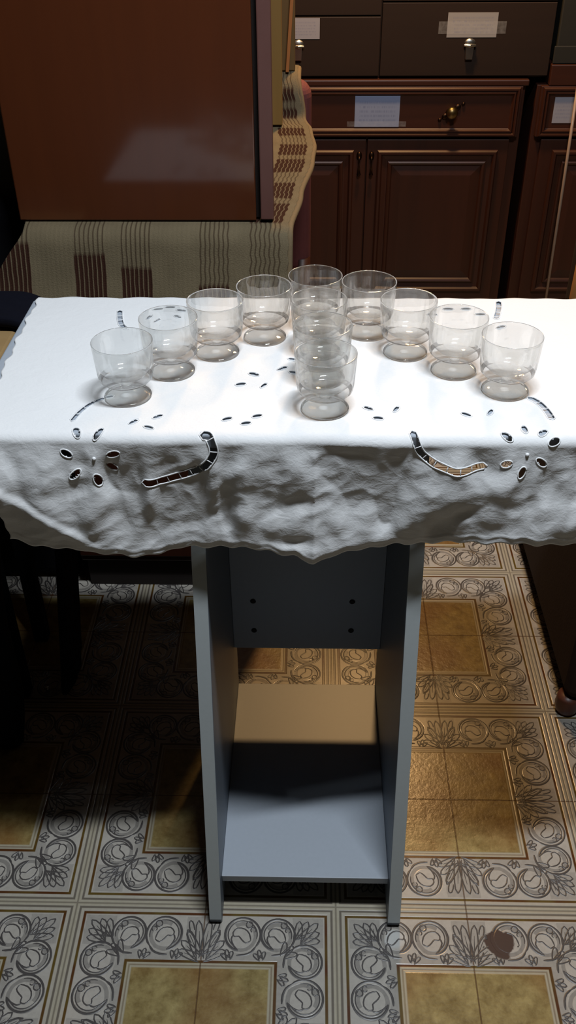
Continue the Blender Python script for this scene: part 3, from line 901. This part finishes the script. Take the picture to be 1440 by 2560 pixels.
fc = tag(empty('drawer_cabinet', (.5, 2.0, .763)), 'black brown drawer unit with paper labels standing on the sideboard', 'drawer cabinet')
loc(bx('body', (.02, 1.00, 2.018, 2.45, .7630, 1.50), M_file, fc, .002), fc)
def cup_pull(x, z, y, parent):
    bm = bmesh.new()
    bmesh.ops.create_uvsphere(bm, u_segments=20, v_segments=10, radius=1, matrix=Matrix.Translation((x, y-.004, z+.014)) @ Matrix.Diagonal((.0165, .006, .0125, 1)))
    tube(bm, [(x-.016, y-.010, z+.010), (x, y-.014, z+.0095), (x+.016, y-.010, z+.010)], [.003, .004, .003], 10)
    v = box(bm, x-.0115, x+.0115, y-.012, y-.003, z-.024, z+.010)
    for q in v[:4]: q.co.x = x+(q.co.x-x)*.82
    return bm_obj('cup_pull', bm, M_chrome, parent, smooth=True, bevel=.0025, seg=2)
def fdrawer(x0, x1, z0, z1, lab=None, pull=None, mat=None, tape=None):
    o = loc(bx('drawer', (x0, x1, 2.0, 2.0175, z0, z1), M_file, fc, .0015), fc)
    if lab: label(o, *lab, 2.0, mat, tape)
    if pull: cup_pull(*pull, 2.0, o)
fdrawer(.05, .535, .770, .9165, (.245, .372, .863, .917-.003), (.314, .836), M_paper3)
fdrawer(.5385, .998, .770, .9495, (.713, .846, .866, .926), (.777, .838), M_paper, (.69, .87, .875, .905))
fdrawer(.05, .535, .920, 1.10)
fdrawer(.5385, .998, .953, 1.10)
fdrawer(.05, .535, 1.104, 1.28); fdrawer(.5385, .998, 1.104, 1.28)

rc = tag(empty('corner_cabinet', (1.3, 2.0, 0)), 'dark walnut cabinet at the far right edge, partly hidden behind the thin pale rod', 'cabinet')
loc(bx('body', (.976, 1.62, 2.006, 2.45, .06, .746), M_cab, rc, .002), rc)
loc(bx('plinth', (.99, 1.61, 2.02, 2.44, 0, .0598), M_dark, rc, .002), rc)
loc(bx('top_board', (1.004, 1.625, 1.988, 2.455, .7462, .800), M_cabx, rc, .003), rc)
d2 = loc(raised_panel_door('door', 1.005, 1.595, .105, .605, YD, rc, (1.04, 1.56, .150, .577)), rc)
bm = bmesh.new(); box(bm, .985, 1.61, YD, YD+.018, .612, .7455)
w2 = loc(bm_obj('drawer', bm, M_cabx, rc, bevel=.0015), rc)
bm = bmesh.new(); r = moulding(bm, .990, 1.605, .614, .744, YD, [(0, 0), (0, .006), (.003, .010), (.007, .010), (.010, .005), (.013, .009), (.016, .009), (.019, .004), (.022, .0015)])
bm.faces.new(r[-1]); bmesh.ops.recalc_face_normals(bm, faces=bm.faces[:])
bm_obj('moulding', bm, M_cabx, w2)
label(w2, 1.026, 1.080, .650, .718, YD-.002, M_paper3)
bk = tag(empty('black_crate', (1.3, 2.1, .8)), 'greenish black box standing on the corner cabinet at the upper right corner', 'box')
loc(bx('body', (1.012, 1.58, 2.0, 2.40, .801, 1.30), M_greenblack, bk, .004), bk)
loc(bx('base_rim', (1.006, 1.586, 1.994, 1.9998, .801, .845), M_greenblack, bk, .002), bk)

bm = bmesh.new(); tube(bm, [(1.068, 1.93, .768), (1.073, 1.93, .5), (1.080, 1.93, .001)], .0042, 10)
o = bm_obj('thin_pole', bm, M_rod, None, smooth=True)
tag(o, 'thin pale upright rod in front of the far right cabinet', 'rod')

# ------------------------------------------------------------------ brown armchair at the right
ac = tag(empty('armchair', (1.15, .62, 0)), 'dark brown upholstered armchair with reddish wooden feet, at the right edge', 'armchair')
bm = bmesh.new(); box(bm, .826, 1.42, .386, .98, .040, .40)
loc(bm_obj('seat_base', bm, M_brownfab, ac, bevel=.022, seg=4), ac)
bm = bmesh.new(); box(bm, .94, 1.31, .38, .86, .401, .50)
loc(bm_obj('seat_cushion', bm, M_brownfab, ac, bevel=.03, seg=5), ac)
bm = bmesh.new(); box(bm, .86, 1.40, .88, 1.0, .401, .80)
loc(bm_obj('backrest', bm, M_brownfab, ac, bevel=.04, seg=5), ac)
for ax in (.845, 1.33):
    loc(bx('arm', (ax, ax+.07, .42, .955, .401, .56), M_brownfab, ac, .02, 4), ac)
bm = bmesh.new(); tube(bm, [(.880, .935, .401), (.874, .905, .56), (.872, .900, .76)], [.024, .024, .020], 12)
loc(bm_obj('back_post', bm, M_honey, ac, smooth=True), ac)
for lx in (.838, 1.40):
    for ly in (.405, .95):
        bm = bmesh.new(); lathe(bm, [(0, 0), (.017, 0), (.021, .008), (.0225, .020), (.021, .034), (.020, .0410), (0, .0410)], 20, cx=lx, cy=ly)
        loc(bm_obj('foot', bm, M_redwood, ac, smooth=True), ac)

# ------------------------------------------------------------------ left: stool with a black coat, bag, grey board
st = tag(empty('wooden_stool', (-.22, .50, 0)), 'tan wooden stool left of the table, mostly covered by a black coat', 'stool')
loc(bx('seat', (-.36, -.100, .36, .615, .690, .715), M_tan, st, .006, 3), st)
for lx in (-.335, -.19):
    for ly in (.43, .58):
        loc(bx('leg', (lx-.014, lx+.014, ly-.014, ly+.014, 0, .6898), M_black, st, .003), st)

def coat():
    bm = bmesh.new()
    # profile runs from behind the seat, over it and down the right side to the floor; second strip further left
    def strip(y0, y1, path, wob, seed, taper=0):
        P = [Vector((a, 0, c)) for a, c in path]; pts = []
        for i in range(len(P)-1):
            n = max(2, int((P[i+1]-P[i]).length/.02))
            for k in range(n): pts.append(P[i].lerp(P[i+1], k/n))
        pts.append(P[-1]); NY = 22; grid = []
        L = len(pts)
        for j, p in enumerate(pts):
            row = []
            for i in range(NY+1):
                f = i/NY; k = j/L
                yy = y0+(y1-y0)*f-.085*sm(.4, .95, j/L)
                mid = (y0+y1)/2; yy = mid+(yy-mid)*(1-taper*sm(.35, 1, k))
                w = wob*noise.noise(Vector((f*4.5+seed, k*2.2, seed)))*sm(.25, .6, k)
                row.append(bm.verts.new((p.x+w, yy+w*.4, p.z+.004*noise.noise(Vector((f*5, k*9, seed))))))
            grid.append(row)
        for a, c in zip(grid, grid[1:]):
            for i in range(NY): bm.faces.new((a[i], a[i+1], c[i+1], c[i]))
    strip(.515, .622, [(-.34, .731), (-.22, .732), (-.11, .731), (-.082, .722), (-.072, .68), (-.070, .5), (-.076, .30), (-.088, .12), (-.098, .016)], .018, 1.7, -.15)
    me = bpy.data.meshes.new('black_coat'); bm.normal_update(); bm.to_mesh(me); bm.free()
    o = link('black_coat', me, M_navy, smooth=True)
    md = o.modifiers.new('thickness', 'SOLIDIFY'); md.thickness = .016; md.offset = 0
    md = o.modifiers.new('sub', 'SUBSURF'); md.levels = 1; md.render_levels = 1
    tag(o, 'black coat thrown over the wooden stool, hanging down left of the table', 'coat')
    bm = bmesh.new(); tube(bm, [(-.142, .437, .004), (-.142, .437, .010), (-.142, .437, .016)], [.006, .0065, .004], 10)
coat()
gb = tag(empty('garment_bag', (-.26, .315, 0)), 'black garment bag propped against the front of the tan stool, at the lower left edge', 'bag')
bm = bmesh.new(); NZ = 16; rows = []
for k in range(NZ+1):
    f = k/NZ; z = .006+.66*f
    xr = -.160+.062*f+.007*math.sin(f*9); dpt = .016+.016*math.sin(f*PI)
    yc = .305+.016*f+.004*math.sin(f*13)
    ring = []
    for a in range(20):
        t = 2*PI*a/20; cx = (xr-.40)/2; hw = (xr+.40)/2
        ring.append(bm.verts.new((cx+hw*math.copysign(abs(math.cos(t))**.5, math.cos(t)), yc+dpt*math.copysign(abs(math.sin(t))**.7, math.sin(t))+.005*math.sin(cx+hw*math.cos(t)*60+k*.3), z)))
    rows.append(ring)
for a, c in zip(rows, rows[1:]):
    for k in range(20): bm.faces.new((a[k], a[(k+1) % 20], c[(k+1) % 20], c[k]))
bm.faces.new(rows[0][::-1]); bm.faces.new(rows[-1])
loc(bm_obj('body', bm, M_black, gb, smooth=True), gb)
bm = bmesh.new(); tube(bm, [(-.30, .322, .664), (-.295, .322, .684), (-.265, .322, .686), (-.26, .322, .664)], .004, 8)
loc(bm_obj('handle', bm, M_black, gb, smooth=True), gb)
bm = bmesh.new(); bmesh.ops.create_uvsphere(bm, u_segments=14, v_segments=8, radius=.0048, matrix=Matrix.Translation((-.146, .437, .0048)))  # small metal ball added for a glint near the floor
o = bm_obj('glint_ball', bm, M_chrome, None, smooth=True); tag(o, 'tiny metal ball added for a glint on the tiles beside the black coat hem', 'bead')

bg = tag(empty('black_bag', (-.30, .86, 0)), 'tall black bag beside the glossy brown cabinet at the left edge', 'bag')
bm = bmesh.new(); box(bm, -.44, -.145, .76, .95, .0, .82)
for v in bm.verts:
    if v.co.z > .5: v.co.y = .855+(v.co.y-.855)*.55
loc(bm_obj('body', bm, M_black, bg, bevel=.035, seg=5), bg)
bm = bmesh.new(); tube(bm, [(-.36, .855, .80), (-.35, .85, .88), (-.30, .85, .92), (-.24, .85, .90), (-.20, .855, .80)], .010, 10)
loc(bm_obj('handle', bm, M_black, bg, smooth=True), bg)
o = tag(bx('grey_panel', (-.52, -.215, 1.0, 1.02, 0, 1.25), M_grey, None, .003), 'grey panel standing behind the black bag at the left edge', 'panel')

# ------------------------------------------------------------------ light
def area(name, loc_, target, sx, sy, power, col):
    l = bpy.data.lights.new(name, 'AREA'); l.shape = 'RECTANGLE'; l.size = sx; l.size_y = sy
    l.energy = power; l.color = col
    o = bpy.data.objects.new(name, l); COL.objects.link(o); o.location = loc_
    o.rotation_euler = (Vector(target)-Vector(loc_)).to_track_quat('-Z', 'Y').to_euler()
    return o
area('ceiling_lamp', (.58, -.125, 2.5), (.56, -.05, 0), .48, .06, 36, (.86, .93, 1.0))
lp = bpy.data.lights.new('warm_lamp', 'POINT'); lp.energy = 66; lp.color = (1.0, .59, .25); lp.shadow_soft_size = .07
lo = bpy.data.objects.new('warm_lamp', lp); COL.objects.link(lo); lo.location = (.57, 1.72, 1.82)
W = bpy.data.worlds.new('world'); S.world = W; W.use_nodes = True
W.node_tree.nodes['Background'].inputs[0].default_value = (.5, .52, .55, 1)
W.node_tree.nodes['Background'].inputs[1].default_value = .003

S.view_settings.view_transform = 'Standard'; S.view_settings.look = 'None'
S.view_settings.gamma = 1.0; S.view_settings.use_curve_mapping = False
S.view_settings.exposure = 0.0
S.cycles.max_bounces = 14; S.cycles.transmission_bounces = 14; S.cycles.transparent_max_bounces = 12
S.cycles.caustics_refractive = True; S.cycles.caustics_reflective = False
S.cycles.blur_glossy = .3; S.cycles.sample_clamp_indirect = 6.0
